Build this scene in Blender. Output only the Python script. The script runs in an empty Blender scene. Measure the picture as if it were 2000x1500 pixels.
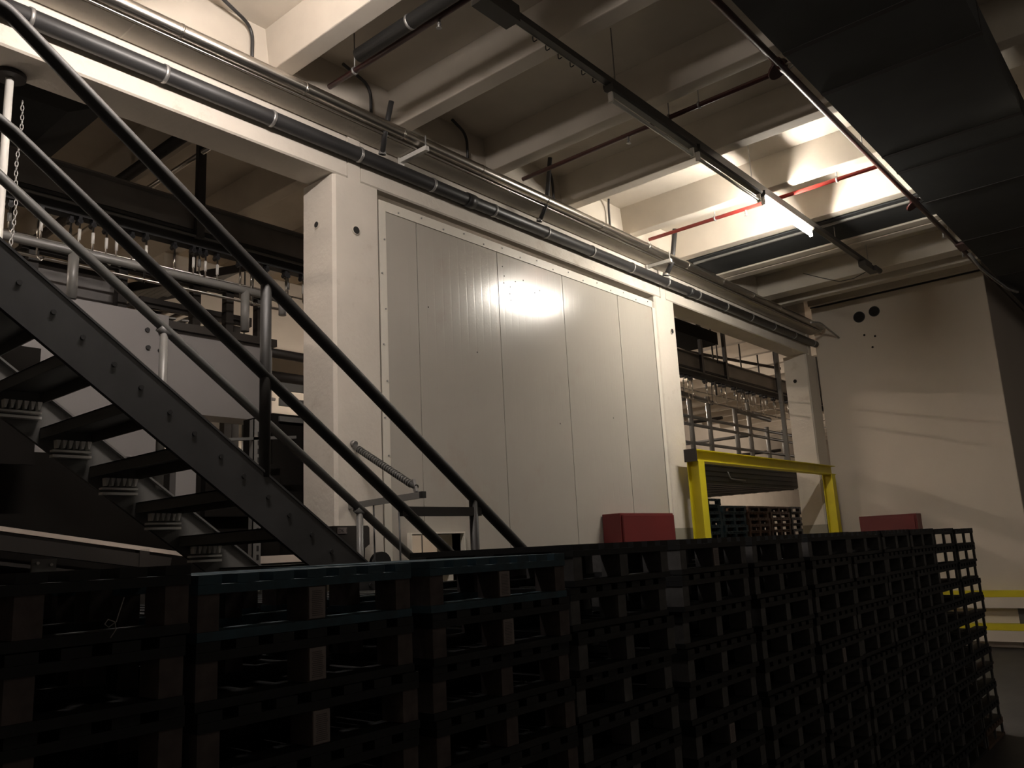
import bpy, math, random
from mathutils import Vector, Matrix
random.seed(7)
C = bpy.context.scene.collection
scene = bpy.context.scene

# ------------------------------------------------------------------ camera
CAM = Vector((0, 0, 1.68))
yaw, pitch, roll = math.radians(49.99), math.radians(11.41), math.radians(-2.926)
fw = Vector((math.sin(yaw)*math.cos(pitch), math.cos(yaw)*math.cos(pitch), math.sin(pitch)))
r0 = Vector((math.cos(yaw), -math.sin(yaw), 0)); u0 = r0.cross(fw)
rt = math.cos(roll)*r0 + math.sin(roll)*u0
up = -math.sin(roll)*r0 + math.cos(roll)*u0
cd = bpy.data.cameras.new('camera'); cam = bpy.data.objects.new('camera', cd); C.objects.link(cam)
cd.sensor_width = 36; cd.lens = 1605/2000*36; cd.clip_start = .05; cd.clip_end = 200
m = Matrix.Identity(4)
for i in range(3):
    m[i][0], m[i][1], m[i][2], m[i][3] = rt[i], up[i], -fw[i], CAM[i]
cam.matrix_world = m
scene.camera = cam

# ------------------------------------------------------------------ world, exposure
w = bpy.data.worlds.new('world'); scene.world = w; w.use_nodes = True
bg = w.node_tree.nodes['Background']
bg.inputs[0].default_value = (1.0, .86, .74, 1); bg.inputs[1].default_value = .009
scene.view_settings.view_transform = 'Standard'; scene.view_settings.look = 'None'
scene.view_settings.gamma = 1; scene.view_settings.use_curve_mapping = False
scene.view_settings.exposure = 3.0
TUBE = 78.0        # strength of the lit tube in view
TUBE_LEFT = 76.0   # the lit tube left of the frame
FILL_HALL = 6.0    # dim unseen tube added right of the frame as fill
FILL_REAR = 34.0   # unseen tubes added behind the wall to light the rear hall

# ------------------------------------------------------------------ materials
def mat(name, col, rough=.6, metal=0., var=.12, scale=3., bump=0., bscale=40., spec=.5, dirt=None, dirt_amt=0., dscale=2.):
    M = bpy.data.materials.new(name); M.use_nodes = True
    nt = M.node_tree; N = nt.nodes; L = nt.links
    b = N['Principled BSDF']
    b.inputs['Roughness'].default_value = rough; b.inputs['Metallic'].default_value = metal
    b.inputs['Specular IOR Level'].default_value = spec
    tc = N.new('ShaderNodeTexCoord')
    nz = N.new('ShaderNodeTexNoise'); nz.inputs['Scale'].default_value = scale; nz.inputs['Detail'].default_value = 6
    L.new(tc.outputs['Object'], nz.inputs['Vector'])
    cr = N.new('ShaderNodeValToRGB')
    cr.color_ramp.elements[0].position = .3; cr.color_ramp.elements[1].position = .7
    cr.color_ramp.elements[0].color = (*[c*(1-var) for c in col], 1)
    cr.color_ramp.elements[1].color = (*[min(1, c*(1+var)) for c in col], 1)
    L.new(nz.outputs['Fac'], cr.inputs['Fac'])
    out = cr.outputs['Color']
    if dirt:
        n2 = N.new('ShaderNodeTexNoise'); n2.inputs['Scale'].default_value = dscale; n2.inputs['Detail'].default_value = 10
        n2.inputs['Roughness'].default_value = .7
        L.new(tc.outputs['Object'], n2.inputs['Vector'])
        c2 = N.new('ShaderNodeValToRGB'); c2.color_ramp.elements[0].position = .58; c2.color_ramp.elements[1].position = .75
        c2.color_ramp.elements[0].color = (0, 0, 0, 1); c2.color_ramp.elements[1].color = (dirt_amt,)*3 + (1,)
        L.new(n2.outputs['Fac'], c2.inputs['Fac'])
        mx = N.new('ShaderNodeMixRGB'); mx.inputs['Color2'].default_value = (*dirt, 1)
        L.new(c2.outputs['Color'], mx.inputs['Fac']); L.new(out, mx.inputs['Color1']); out = mx.outputs['Color']
    L.new(out, b.inputs['Base Color'])
    if bump:
        n3 = N.new('ShaderNodeTexNoise'); n3.inputs['Scale'].default_value = bscale; n3.inputs['Detail'].default_value = 5
        L.new(tc.outputs['Object'], n3.inputs['Vector'])
        bp = N.new('ShaderNodeBump'); bp.inputs['Strength'].default_value = bump; bp.inputs['Distance'].default_value = .01
        L.new(n3.outputs['Fac'], bp.inputs['Height']); L.new(bp.outputs['Normal'], b.inputs['Normal'])
    return M

def emit(name, col, s):
    M = bpy.data.materials.new(name); M.use_nodes = True; nt = M.node_tree
    for n in list(nt.nodes): nt.nodes.remove(n)
    e = nt.nodes.new('ShaderNodeEmission'); o = nt.nodes.new('ShaderNodeOutputMaterial')
    e.inputs[0].default_value = (*col, 1); e.inputs[1].default_value = s
    nt.links.new(e.outputs[0], o.inputs[0]); return M

M_CONC = mat('painted_concrete', (.60, .55, .48), .75, var=.05, bump=.25, bscale=25, dirt=(.30, .22, .16), dirt_amt=.45, dscale=3.5)
M_CEIL = mat('ceiling_concrete', (.52, .47, .40), .85, var=.07, bump=.2, bscale=12)
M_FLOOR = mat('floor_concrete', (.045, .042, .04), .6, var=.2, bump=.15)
M_FLOORR = mat('pale_bounce_floor', (.42, .38, .33), .6, var=.12)  # kept pale so the unseen rear floor bounces light upward
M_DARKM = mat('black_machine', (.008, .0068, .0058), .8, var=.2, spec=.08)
M_WALLW = mat('white_wall', (.60, .53, .45), .7, var=.03, scale=.8, bump=.1, bscale=15)
M_BACKW = mat('rear_wall', (.62, .56, .48), .8, var=.05)
M_TRIM = mat('trim_sheet', (.66, .62, .54), .4, var=.03)
M_BLACKP = mat('black_pipe', (.028, .027, .027), .42, var=.2, bump=.05)
M_STEEL = mat('stainless_steel', (.50, .47, .43), .28, metal=1., var=.08)
M_GALV = mat('galvanised_steel', (.34, .33, .32), .45, metal=.7, var=.15, scale=14)
M_DSTEEL = mat('dark_painted_steel', (.040, .040, .041), .42, var=.2, scale=6)
M_RAILD = mat('dark_rail_paint', (.026, .024, .022), .55, spec=.4, var=.15)
M_GREYP = mat('grey_paint', (.095, .093, .088), .45, var=.12)
M_GREYL = mat('light_grey_sheet', (.185, .173, .168), .5, var=.05, scale=1.2)
M_GREYR = mat('light_grey_rail', (.15, .145, .135), .4, var=.1)
M_SERR = mat('zinc_serration', (.75, .73, .70), .6)
M_BEAMD = mat('conveyor_beam_paint', (.15, .14, .13), .6, var=.2)
M_TRAY = mat('dark_tray', (.05, .047, .043), .5, var=.15)
M_TRAYL = mat('tray_edge', (.30, .29, .27), .4, metal=.4)
M_REDLIT = mat('red_pipe_paint_lit', (.34, .035, .028), .4, var=.12)  # same red paint, with the nearby lamp's light put into the colour
M_REDSHADED = mat('red_pipe_paint_shaded', (.055, .014, .012), .4, var=.12)  # same red paint, with shade put into the colour
M_REDBOX = mat('red_cabinet_paint', (.13, .014, .014), .45, var=.08)
M_YEL = mat('yellow_paint', (.62, .52, .015), .5, var=.08, dirt=(.2, .16, .02), dirt_amt=.4)
M_DUCT = mat('duct_sheet', (.046, .048, .049), .9, spec=.2, metal=.0, var=.12, scale=2)
M_BLACK = mat('black_rubber', (.012, .012, .012), .6)
M_DGLOSS = mat('dark_gloss', (.02, .02, .022), .3)
M_BROWN = mat('brown_machine', (.018, .014, .011), .6, var=.2)
M_WHITEP = mat('white_plastic', (.62, .60, .56), .5)
M_PBLUE = mat('pallet_blue_paint', (.010, .034, .048), .7, var=.35, scale=20, dirt=(.04, .045, .045), dirt_amt=.7, dscale=9)
M_PDARK = mat('pallet_dark', (.006, .0065, .007), .65, var=.35, scale=20, spec=.3)
M_PBLOCK = mat('pallet_block', (.052, .040, .037), .85, var=.3, scale=30)
M_PBLOCKD = mat('pallet_block_grey', (.052, .050, .049), .8, var=.25, scale=30)
M_WOOD = mat('raw_wood', (.075, .042, .025), .8, var=.3, scale=18)
M_PAPER = mat('label_paper', (.15, .125, .115), .7, var=.08)
M_PRINT = mat('label_print', (.05, .04, .038), .7)
M_DADO = mat('dado_paint', (.28, .26, .21), .7, var=.05)
M_SHADE = mat('hole_dark', (.015, .013, .012), .9)
M_SLAB = mat('dark_door_sheet', (.009, .0095, .010), .55, var=.2)
M_BELT = mat('light_belt', (.55, .47, .40), .6)
M_TUBE = emit('lit_tube', (1, .925, .82), TUBE)
M_TUBEL = emit('lit_tube_left', (1, .90, .83), TUBE_LEFT)
M_FILLR = emit('fill_tube_rear', (1, .84, .70), FILL_REAR)
M_FILLH = emit('fill_tube_hall', (1, .90, .76), FILL_HALL)
M_TUBEOFF = mat('unlit_tube', (.45, .44, .40), .3)

# sandwich panel: semi-gloss sheet with fine vertical micro-profile and a few faint scrapes
def panel_mat():
    M = mat('sandwich_panel', (.43, .40, .35), .21, var=.03, scale=1.0, spec=.6, dirt=(.36, .27, .21), dirt_amt=.35, dscale=1.6)
    nt = M.node_tree; N = nt.nodes; L = nt.links; b = N['Principled BSDF']
    tc = N.new('ShaderNodeTexCoord'); sp = N.new('ShaderNodeSeparateXYZ'); L.new(tc.outputs['Object'], sp.inputs[0])
    mu = N.new('ShaderNodeMath'); mu.operation = 'MULTIPLY'; mu.inputs[1].default_value = 1/.10; L.new(sp.outputs['X'], mu.inputs[0])
    fr = N.new('ShaderNodeMath'); fr.operation = 'FRACT'; L.new(mu.outputs[0], fr.inputs[0])
    pp = N.new('ShaderNodeMath'); pp.operation = 'PINGPONG'; pp.inputs[1].default_value = .5; L.new(fr.outputs[0], pp.inputs[0])
    cr = N.new('ShaderNodeValToRGB'); cr.color_ramp.elements[0].position = .02; cr.color_ramp.elements[1].position = .10
    L.new(pp.outputs[0], cr.inputs['Fac'])
    nz = N.new('ShaderNodeTexNoise'); nz.inputs['Scale'].default_value = 2.2; L.new(tc.outputs['Object'], nz.inputs['Vector'])
    ad = N.new('ShaderNodeMath'); ad.operation = 'MULTIPLY_ADD'; ad.inputs[1].default_value = .5
    L.new(cr.outputs['Color'], ad.inputs[0]); L.new(nz.outputs['Fac'], ad.inputs[2])
    bp = N.new('ShaderNodeBump'); bp.inputs['Strength'].default_value = .22; bp.inputs['Distance'].default_value = .002
    L.new(ad.outputs[0], bp.inputs['Height']); L.new(bp.outputs['Normal'], b.inputs['Normal'])
    return M
M_PANEL = panel_mat()

# ------------------------------------------------------------------ mesh helpers
class MB:
    def __init__(s): s.v = []; s.f = []; s.mi = []
    def box(s, x0, x1, y0, y1, z0, z1, mi=0):
        n = len(s.v)
        s.v += [(x0,y0,z0),(x1,y0,z0),(x1,y1,z0),(x0,y1,z0),(x0,y0,z1),(x1,y0,z1),(x1,y1,z1),(x0,y1,z1)]
        s.f += [tuple(n+i for i in q) for q in ((0,3,2,1),(4,5,6,7),(0,1,5,4),(1,2,6,5),(2,3,7,6),(3,0,4,7))]
        s.mi += [mi]*6; return s
    def prism(s, pts, axis, a, b, mi=0):
        """closed polygon pts (2-D) extruded along axis from a to b; axis 'x': pts=(y,z), 'y': (x,z), 'z': (x,y)"""
        n = len(s.v); k = len(pts)
        for t in (a, b):
            for p, q in pts:
                s.v.append({'x': (t,p,q), 'y': (p,t,q), 'z': (p,q,t)}[axis])
        s.f.append(tuple(n+i for i in range(k))[::-1]); s.f.append(tuple(n+k+i for i in range(k)))
        for i in range(k):
            j = (i+1) % k; s.f.append((n+i, n+j, n+k+j, n+k+i))
        s.mi += [mi]*(k+2); return s
    def bar(s, p, q, w, h, mi=0, upv=(0,0,1)):
        """rectangular bar from p to q, w across, h along upv"""
        p, q = Vector(p), Vector(q); d = (q-p).normalized(); u = Vector(upv)
        if abs(d.dot(u)) > .99: u = Vector((1,0,0))
        sd = d.cross(u).normalized(); u = sd.cross(d).normalized(); n = len(s.v)
        for t in (p, q):
            for a, b in ((-1,-1),(1,-1),(1,1),(-1,1)):
                s.v.append(tuple(t + sd*a*w/2 + u*b*h/2))
        s.f += [tuple(n+i for i in q_) for q_ in ((0,1,2,3),(7,6,5,4),(0,4,5,1),(1,5,6,2),(2,6,7,3),(3,7,4,0))]
        s.mi += [mi]*6; return s
    def tube(s, pts, r, seg=14, mi=0, caps=True):
        pts = [Vector(p) for p in pts]; n0 = len(s.v); rings = []
        u = None
        for i, p in enumerate(pts):
            if i == 0: d = pts[1]-p
            elif i == len(pts)-1: d = p-pts[i-1]
            else: d = (pts[i+1]-p).normalized() + (p-pts[i-1]).normalized()
            d.normalize()
            if u is None:
                u = Vector((0,0,1)) if abs(d.z) < .9 else Vector((1,0,0))
            a = d.cross(u).normalized(); u = a.cross(d).normalized()
            k = len(s.v); rr = r[i] if isinstance(r, (list, tuple)) else r
            for j in range(seg):
                t = 2*math.pi*j/seg
                s.v.append(tuple(p + (a*math.cos(t) + u*math.sin(t))*rr))
            rings.append(k)
        for i in range(len(rings)-1):
            for j in range(seg):
                a, b = rings[i]+j, rings[i]+(j+1) % seg
                s.f.append((a, b, rings[i+1]+(j+1) % seg, rings[i+1]+j)); s.mi.append(mi)
        if caps:
            s.f.append(tuple(rings[0]+j for j in range(seg))[::-1]); s.f.append(tuple(rings[-1]+j for j in range(seg))); s.mi += [mi]*2
        return s
    def build(s, name, mats, parent=None, loc=(0,0,0), smooth=False, bevel=0):
        me = bpy.data.meshes.new(name); 
        ox = Vector(loc)
        me.from_pydata([tuple(Vector(v)-ox) for v in s.v], [], s.f)
        if not isinstance(mats, (list, tuple)): mats = [mats]
        for mm in mats: me.materials.append(mm)
        for p, k in zip(me.polygons, s.mi): p.material_index = k
        me.update()
        import bmesh
        bm = bmesh.new(); bm.from_mesh(me); bmesh.ops.recalc_face_normals(bm, faces=bm.faces); bm.to_mesh(me); bm.free()
        if smooth:
            for p in me.polygons: p.use_smooth = len(p.vertices) == 4
        o = bpy.data.objects.new(name, me); C.objects.link(o)
        if parent:
            o.parent = parent; o.location = ox - world_loc(parent)
        else: o.location = ox
        if bevel:
            b = o.modifiers.new('bevel', 'BEVEL'); b.width = bevel; b.segments = 2; b.limit_method = 'ANGLE'
        return o
def world_loc(o):
    l = Vector(o.location)
    while o.parent: o = o.parent; l += Vector(o.location)
    return l
def bend(p, c, q, r, n=6):
    """points of a path p-c-q with the corner at c rounded to radius-like distance r"""
    p, c, q = Vector(p), Vector(c), Vector(q)
    a = c+(p-c).normalized()*r; b = c+(q-c).normalized()*r
    return [p] + [a.lerp(c, t).lerp(c.lerp(b, t), t) for t in [i/n for i in range(n+1)]] + [q]
def thing(name, label, cat, loc=(0,0,0), group=None):
    o = bpy.data.objects.new(name, None); C.objects.link(o); o.location = loc
    o.empty_display_size = .1
    return tag(o, label, cat, group)
def tag(o, label, cat, group=None):
    o['label'] = label; o['category'] = cat
    if group: o['group'] = group
    return o
def struct(o): o['kind'] = 'structure'; return o
def dup(root, off, label=None, group=None):
    r = root.copy(); C.objects.link(r); r.location = Vector(root.location)+Vector(off)
    if label: r['label'] = label
    if group: r['group'] = group
    for ch in list(root.children):
        c = ch.copy(); C.objects.link(c); c.parent = r
        for g in list(ch.children):
            d = g.copy(); C.objects.link(d); d.parent = c
    return r

YW = 4.728            # face plane of the column row
# ================================================================== SETTING
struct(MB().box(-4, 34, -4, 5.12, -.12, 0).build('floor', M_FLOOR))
struct(MB().box(-4, 34, 5.12, 12.2, -.12, 0).build('floor_rear', M_FLOORR))
struct(MB().box(-4, 34, -4, 12.2, 5.56, 5.75).build('ceiling', M_CEIL))
struct(MB().box(-4, 34, 12.0, 12.2, 0, 5.56).build('wall_back', M_BACKW))
struct(MB().box(33.8, 34, -4, 12, 0, 5.56).build('wall_far', M_BACKW))
struct(MB().box(-4, -3.85, -4, 12, 0, 5.56).build('wall_left', M_BACKW))
struct(MB().box(7.12, 7.32, -4, .60, 0, 5.22).build('wall_side', M_CONC))
# joint down that wall
MB_ = MB().box(7.100, 7.118, .44, .452, 0, 5.2); struct(MB_.build('trim_1', M_DSTEEL))
struct(MB().box(-4, 13.5, 4.80, 5.06, 5.22, 5.56).build('wall_infill', M_CEIL))

# the white enclosed shaft on the right
wr = struct(MB().box(13.51, 17.6, 2.11, 4.70, 0, 5.40).build('wall_right', M_WALLW, bevel=.012))
struct(MB().box(13.49, 13.52, 2.10, 4.70, 5.405, 5.42).build('trim_2', M_BROWN))
struct(MB().box(13.40, 17.6, 2.10, 4.70, 5.42, 5.555).build('trim_3', M_CEIL))
for i, (y, z, r) in enumerate([(3.93, 5.06, .095), (3.70, 5.12, .085)]):
    pass

# ceiling ribs: T-beams crossing the hall
n = 4
rib_x = [3.12+1.195*k for k in range(-5, 6)]
for x in rib_x:
    mb = MB().prism([(x, 5.23), (x+.15, 5.23), (x+.19, 5.565), (x-.04, 5.565)], 'y', -4, 12.0)
    struct(mb.build('trim_%d' % n, M_CEIL, bevel=.008)); n += 1
for x0, x1 in ((10.13, 10.30), (10.34, 10.50), (11.62, 11.90), (12.25, 12.42)):
    mb = MB().box(x0, x1, -4, 12.0, 5.23, 5.565)
    struct(mb.build('trim_%d' % n, M_CEIL, bevel=.01)); n += 1
for k in range(17):
    x = 14.0+1.195*k
    mb = MB().prism([(x, 5.23), (x+.15, 5.23), (x+.19, 5.565), (x-.04, 5.565)], 'y', 5.1 if x < 18 else -4, 12.0)
    struct(mb.build('trim_%d' % n, M_CEIL)); n += 1
# dark sheet let into the bay between the last two ribs before the shaft
struct(MB().box(9.36, 10.12, 1.2, 4.74, 5.25, 5.27).build('trim_%d' % n, M_DUCT)); n += 1
struct(MB().box(9.44, 9.47, 1.2, 4.72, 5.225, 5.249).build('trim_%d' % n, M_TRAYL)); n += 1

# sandwich-panel wall between the first two columns
wf = MB()
seams = [4.167, 4.506, 5.527, 6.533, 7.56, 8.30]
hx0, hx1, hz0, hz1 = 4.33, 4.90, 1.25, 1.835
def panel(x0, x1):
    g = .004
    x0 += g; x1 -= g
    cuts = []
    if x1 > hx0 and x0 < hx1:
        a, b = max(x0, hx0), min(x1, hx1)
        if x0 < a: wf.box(x0, a, 4.745, 4.84, .0, 4.50)
        if b < x1: wf.box(b, x1, 4.745, 4.84, .0, 4.50)
        wf.box(a, b, 4.745, 4.84, 0, hz0); wf.box(a, b, 4.745, 4.84, hz1, 4.50)
    else:
        wf.box(x0, x1, 4.745, 4.84, 0, 4.50)
xs = [4.095] + seams + [8.368]
for a, b in zip(xs[:-1], xs[1:]): panel(a, b)
wall_front = struct(wf.build('wall_front', M_PANEL))
# backing that closes the joints
bk = MB().box(4.1, 4.325, 4.85, 4.90, 0, 4.5).box(4.905, 8.36, 4.85, 4.90, 0, 4.5).box(4.325, 4.905, 4.85, 4.90, 0, hz0).box(4.325, 4.905, 4.85, 4.90, hz1, 4.5)
struct(bk.build('wall_front_core', M_SHADE))
# folded edge trims with screws
tr = MB().box(4.096, 4.165, 4.738, 4.744, 0, 4.50).box(4.165, 8.30, 4.736, 4.7445, 4.415, 4.50).box(8.30, 8.366, 4.738, 4.744, 0, 4.42)
struct(tr.build('trim_%d' % n, M_TRIM)); n += 1
sc = MB()
for k in range(14):
    sc.tube([(4.115+.03*(k % 2), 4.730, .4+.29*k), (4.115+.03*(k % 2), 4.738, .4+.29*k)], .007, 8)
for k in range(16):
    sc.tube([(4.3+.26*k, 4.728, 4.44+.03*(k % 2)), (4.3+.26*k, 4.736, 4.44+.03*(k % 2))], .007, 8)
struct(sc.build('trim_%d' % n, M_GALV)); n += 1
pk = MB()
for x, z in ((5.60, 4.29), (5.62, 4.20), (5.61, 4.13), (5.70, 4.11), (5.69, 4.04), (5.70, 3.98), (5.78, 4.18), (6.07, 4.13), (6.15, 4.17), (5.9, 4.22), (6.35, 2.86), (7.3, 3.0), (4.62, 3.7), (5.2, 3.4)):
    pk.tube([(x, 4.7442, z), (x, 4.7455, z)], .007, 8)
struct(pk.build('trim_%d' % n, M_SHADE)); n += 1
# deep reveal of the hatch
hr = MB().box(hx1, hx1+.012, 4.70, 5.02, hz0, hz1).box(hx0-.012, hx0, 4.70, 5.02, hz0, hz1).box(hx0-.012, hx1+.012, 4.70, 5.02, hz1, hz1+.012)
struct(hr.build('trim_%d' % n, M_TRIM)); n += 1

# ------------------------------------------------------------------ columns and edge beams
def socket(parent, p, nrm, r):
    p = Vector(p); d = Vector(nrm)
    ring = MB()
    ring.tube([p - d*.002, p + d*.012], r*1.15, 18)
    o = ring.build('socket', M_CONC, parent, smooth=True)
    MB().tube([p + d*.0125, p + d*.0135], r, 18).build('hole', M_SHADE, o, smooth=True)
def column(x0, label, holes=(), dado=None):
    x1 = x0+.45; c = .022
    t = thing('concrete_column', label, 'column', (x0, YW, 0))
    pts = [(x0+c, YW), (x1-c, YW), (x1, YW+c), (x1, 5.11), (x0, 5.11), (x0, YW+c)]
    MB().prism(pts, 'z', 0, 4.575).build('shaft', M_CONC, t)
    MB().box(x0+.14, x0+.26, YW, 5.05, 4.575, 5.22).build('head', M_CONC, t)
    for p, nn, r in holes: socket(t, p, nn, r)
    if dado:
        MB().box(x0-.003, x1+.003, YW-.003, 5.113, 0.0, 1.83).build('painted_band', M_DADO, t)
    return t
column(3.64, 'beige concrete column behind the stair handrails, left end of the panelled wall',
       [((3.64, 4.93, 4.21), (-1, 0, 0), .024), ((3.845, YW, 4.16), (0, -1, 0), .03)])
column(8.37, 'brightly lit concrete column between the panelled wall and the yellow frame',
       [((8.70, YW, 4.19), (0, -1, 0), .03)], True)
column(13.10, 'concrete column behind the right post of the yellow frame', [((13.10, 4.95, 4.15), (-1, 0, 0), .03)], True)

def beam(x0, x1, label):
    c = .012
    pts = [(YW+c, 4.58), (5.05-c, 4.58), (5.05, 4.58+c), (5.05, 5.22), (YW+.02, 5.22), (YW, 4.58+c)]
    return tag(MB().prism(pts, 'x', x0, x1).build('concrete_beam', M_CONC), label, 'beam')
beam(-3.8, 3.770, 'brightly lit concrete edge beam over the stairs, left of the first column')
beam(3.910, 8.500, 'concrete edge beam running over the panelled wall')
beam(8.640, 13.23, 'concrete edge beam over the opening with the yellow frame')

# ------------------------------------------------------------------ services along the beam
t = thing('shade_ledge', 'added beige ledge shading the strip under the shiny steel pipe', 'duct', (0, 4.60, 4.93))
MB().box(-3.8, 13.4, 4.53, 4.726, 4.93, 4.985).build('duct_body', M_CONC, t)  # added ledge; its unlit underside makes the dark strip along the beam
dj = MB()
for k in range(8): dj.box(-2+2.0*k, -1.99+2.0*k, 4.528, 4.7275, 4.928, 4.987)
dj.build('joint_strap', M_TRIM, t)

t = thing('drain_pipe', 'long black pipe clamped along the face of the edge beam', 'pipe', (0, 4.668, 4.772))
MB().tube([(-3.8, 4.668, 4.772), (13.44, 4.668, 4.772)], .056, 24).build('pipe_body', M_BLACKP, t, smooth=True)
for k in range(-5, 16):
    x = 1.476+.788*k
    if x > 13.3: break
    cl = MB().tube([(x-.012, 4.668, 4.772), (x+.012, 4.668, 4.772)], .062, 20).bar((x, 4.66, 4.834), (x, YW, 4.836), .02, .006)
    cl.build('clamp', M_GALV, t, smooth=True)
for x in (1.0, 5.05, 9.1):
    MB().tube([(x, 4.668, 4.772), (x+.10, 4.668, 4.772)], .064, 20).build('coupling', M_BLACKP, t, smooth=True)

t = thing('steel_pipe', 'shiny stainless steel pipe running under the ceiling ribs', 'pipe', (0, 4.48, 4.985))
MB().tube([(-3.8, 4.48, 4.99), (13.3, 4.48, 4.99)], .044, 28).build('pipe_body', M_STEEL, t, smooth=True)
MB().tube([(-3.8, 4.51, 4.935), (13.3, 4.51, 4.935)], .009, 10).build('trace_tube', M_STEEL, t, smooth=True)
for k in range(14):
    x = 2.27-3*.93+.93*k
    MB().tube([(x-.008, 4.48, 4.99), (x+.008, 4.48, 4.99)], .047, 24).build('joint_ring', M_STEEL, t, smooth=True)
# end hook
t2 = thing('bent_pipe', 'thin bent pipe end hooking down beside the shaft wall', 'pipe', (12.6, 4.4, 4.9))
MB().tube(bend((12.3, 4.30, 4.86), (12.7, 4.30, 4.93), (13.51, 4.30, 4.82), .12), .016, 12).build('pipe_body', M_GALV, t2, smooth=True)

def bracket(x, label):
    t = thing('pipe_bracket', label, 'bracket', (x, 4.55, 4.9))
    MB().box(x-.02, x+.02, 4.40, 4.727, 4.885, 4.925).build('arm', M_WHITEP, t, bevel=.003)
    MB().box(x-.03, x+.03, 4.712, 4.728, 4.80, 4.928).build('wall_plate', M_WHITEP, t)
    MB().tube([(x, 4.42, 4.925), (x, 4.42, 5.02)], .006, 8).tube([(x, 4.54, 4.925), (x, 4.54, 5.02)], .006, 8).build('bolt', M_GALV, t)
bracket(4.33, 'small white bracket carrying the steel pipe right of the first column')
bracket(8.25, 'white bracket carrying the steel pipe above the second column')

# vertical pipe drops at the beam
def drop(x, z1, label, r=.022):
    t = thing('drop_pipe', label, 'pipe', (x, 4.56, 4.78))
    MB().tube([(x, 4.60, 4.81), (x-.05*(x < 5), 4.50, 4.95), (x-.05*(x < 5), 4.42, z1)], r, 14).build('pipe_body', M_BLACKP, t, smooth=True)
    MB().tube([(x, 4.60, 4.81), (x, 4.592, 4.84)], r*1.35, 14).build('collar', M_GALV, t, smooth=True)
drop(4.02, 5.18, 'short dark drop pipe between black pipe and ceiling at the first column')
drop(6.02, 5.42, 'dark drop pipe joining the black pipe in mid-wall')
drop(8.45, 5.35, 'thick dark drop pipe joining the black pipe above the second column', .03)
t = thing('white_conduit', 'pair of thin white conduits rising beside the thick drop pipe', 'conduit', (8.30, 4.64, 5.0))
for dx in (0, .05):
    MB().tube([(8.28+dx, 4.70, 4.99), (8.28+dx, 4.70, 5.22)], .012, 10).build('tube', M_WHITEP, t, smooth=True)

# bent conduits coming down from the slab between the ribs
cnd = [(2.95, 2.50, 'leftmost thin black conduit bending down between the ceiling ribs'),
       (4.05, 3.72, 'thin black conduit bending down behind the column head'),
       (5.20, 4.95, 'thin black conduit bending down in the third rib bay'),
       (6.50, 6.36, 'thin black conduit bending down beside the mid-wall drop pipe'),
       (7.55, 7.47, 'short black conduit bending down near the lit lamp bay')]
for x, xs_, lab in cnd:
    o = MB().tube(bend((xs_, 4.70 if x > 3 else 4.60, 5.52), (x, 4.76, 5.49), (x, 4.76, 5.0), .11), .013, 10).build('conduit', M_BLACKP, smooth=True)
    tag(o, lab, 'conduit')

# ------------------------------------------------------------------ sprinkler pipework
def sprink(parent, x, y, z):
    o = MB().tube([(x, y, z-.01), (x, y, z-.05)], .011, 10).tube([(x, y, z-.05), (x, y, z-.075)], [.016, .006], 10).tube([(x, y, z-.078), (x, y, z-.082)], .02, 12)
    o.build('sprinkler_head', M_GALV, parent, smooth=True)
def hanger(parent, x, y, z, zt=5.56):
    MB().tube([(x, y, z+.02), (x, y, zt)], .005, 8).tube([(x, y-.008, z), (x, y+.008, z)], .03, 12).build('hanger', M_GALV, parent, smooth=True)
ZR = 5.185
for x, lab, y1, heads, hang in ((3.51, 'red sprinkler branch pipe toned as shaded, nearest the camera', 2.0, (3.42,), (4.3,)),
                   (5.80, 'red sprinkler branch pipe toned as shaded, crossing above the unlit lamps', 2.0, (3.40, ), (2.99, 2.71)),
                   (8.13, 'red sprinkler branch pipe toned as lamplit, beside the lit lamp', 2.0, (3.39,), (3.75, 2.4))):
    t = thing('sprinkler_pipe', lab, 'pipe', (x, 3.2, ZR), 'sprinkler branch pipes')
    MB().tube([(x, y1, ZR), (x, 4.60, ZR)], .0205, 16).build('pipe_body', M_REDLIT if x > 8 else M_REDSHADED, t, smooth=True)
    for y in heads: sprink(t, x, y, ZR)
    for y in hang: hanger(t, x+.0, y, ZR)
t = thing('sprinkler_main', 'long red sprinkler main pipe beside the dark duct', 'pipe', (5, 1.92, ZR))
MB().tube([(-3.8, 2.0, ZR), (13.3, 1.97, ZR-.02)], .028, 20).build('pipe_body', M_REDSHADED, t, smooth=True)
for x in (5.72, 9.36):
    MB().tube([(x, 2.0, ZR-.035), (x, 2.01, ZR-.02)], .085, 24).build('flange', M_REDSHADED, t, smooth=True)
    MB().tube([(x-.06, 1.99, ZR), (x+.06, 1.99, ZR)], .04, 18).build('coupling', M_REDSHADED, t, smooth=True)
    MB().bar((x, 1.98, ZR), (x+.10, 1.81, ZR+.02), .018, .018).bar((x+.12, 1.98, ZR), (x+.05, 1.81, ZR+.03), .01, .01).build('clamp_arm', M_GALV, t)
for x in (2.2, 7.6, 10.8, 12.4): hanger(t, x, 1.98, ZR)
for x in (10.6, 11.6): sprink(t, x, 2.0, ZR)
MB().box(11.1, 11.4, 1.86, 1.99, ZR-.06, ZR-.02).build('pipe_shoe', M_REDSHADED, t)
tag(MB().tube([(11.6, 1.93, 5.13), (11.9, 1.88, 5.0), (12.4, 1.84, 4.97), (12.9, 1.76, 4.90), (13.3, 1.70, 4.92)], .022, 12).build('flexible_hose', M_GALV, smooth=True), 'short braided hose hanging from the red main near the shaft corner', 'hose')
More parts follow.
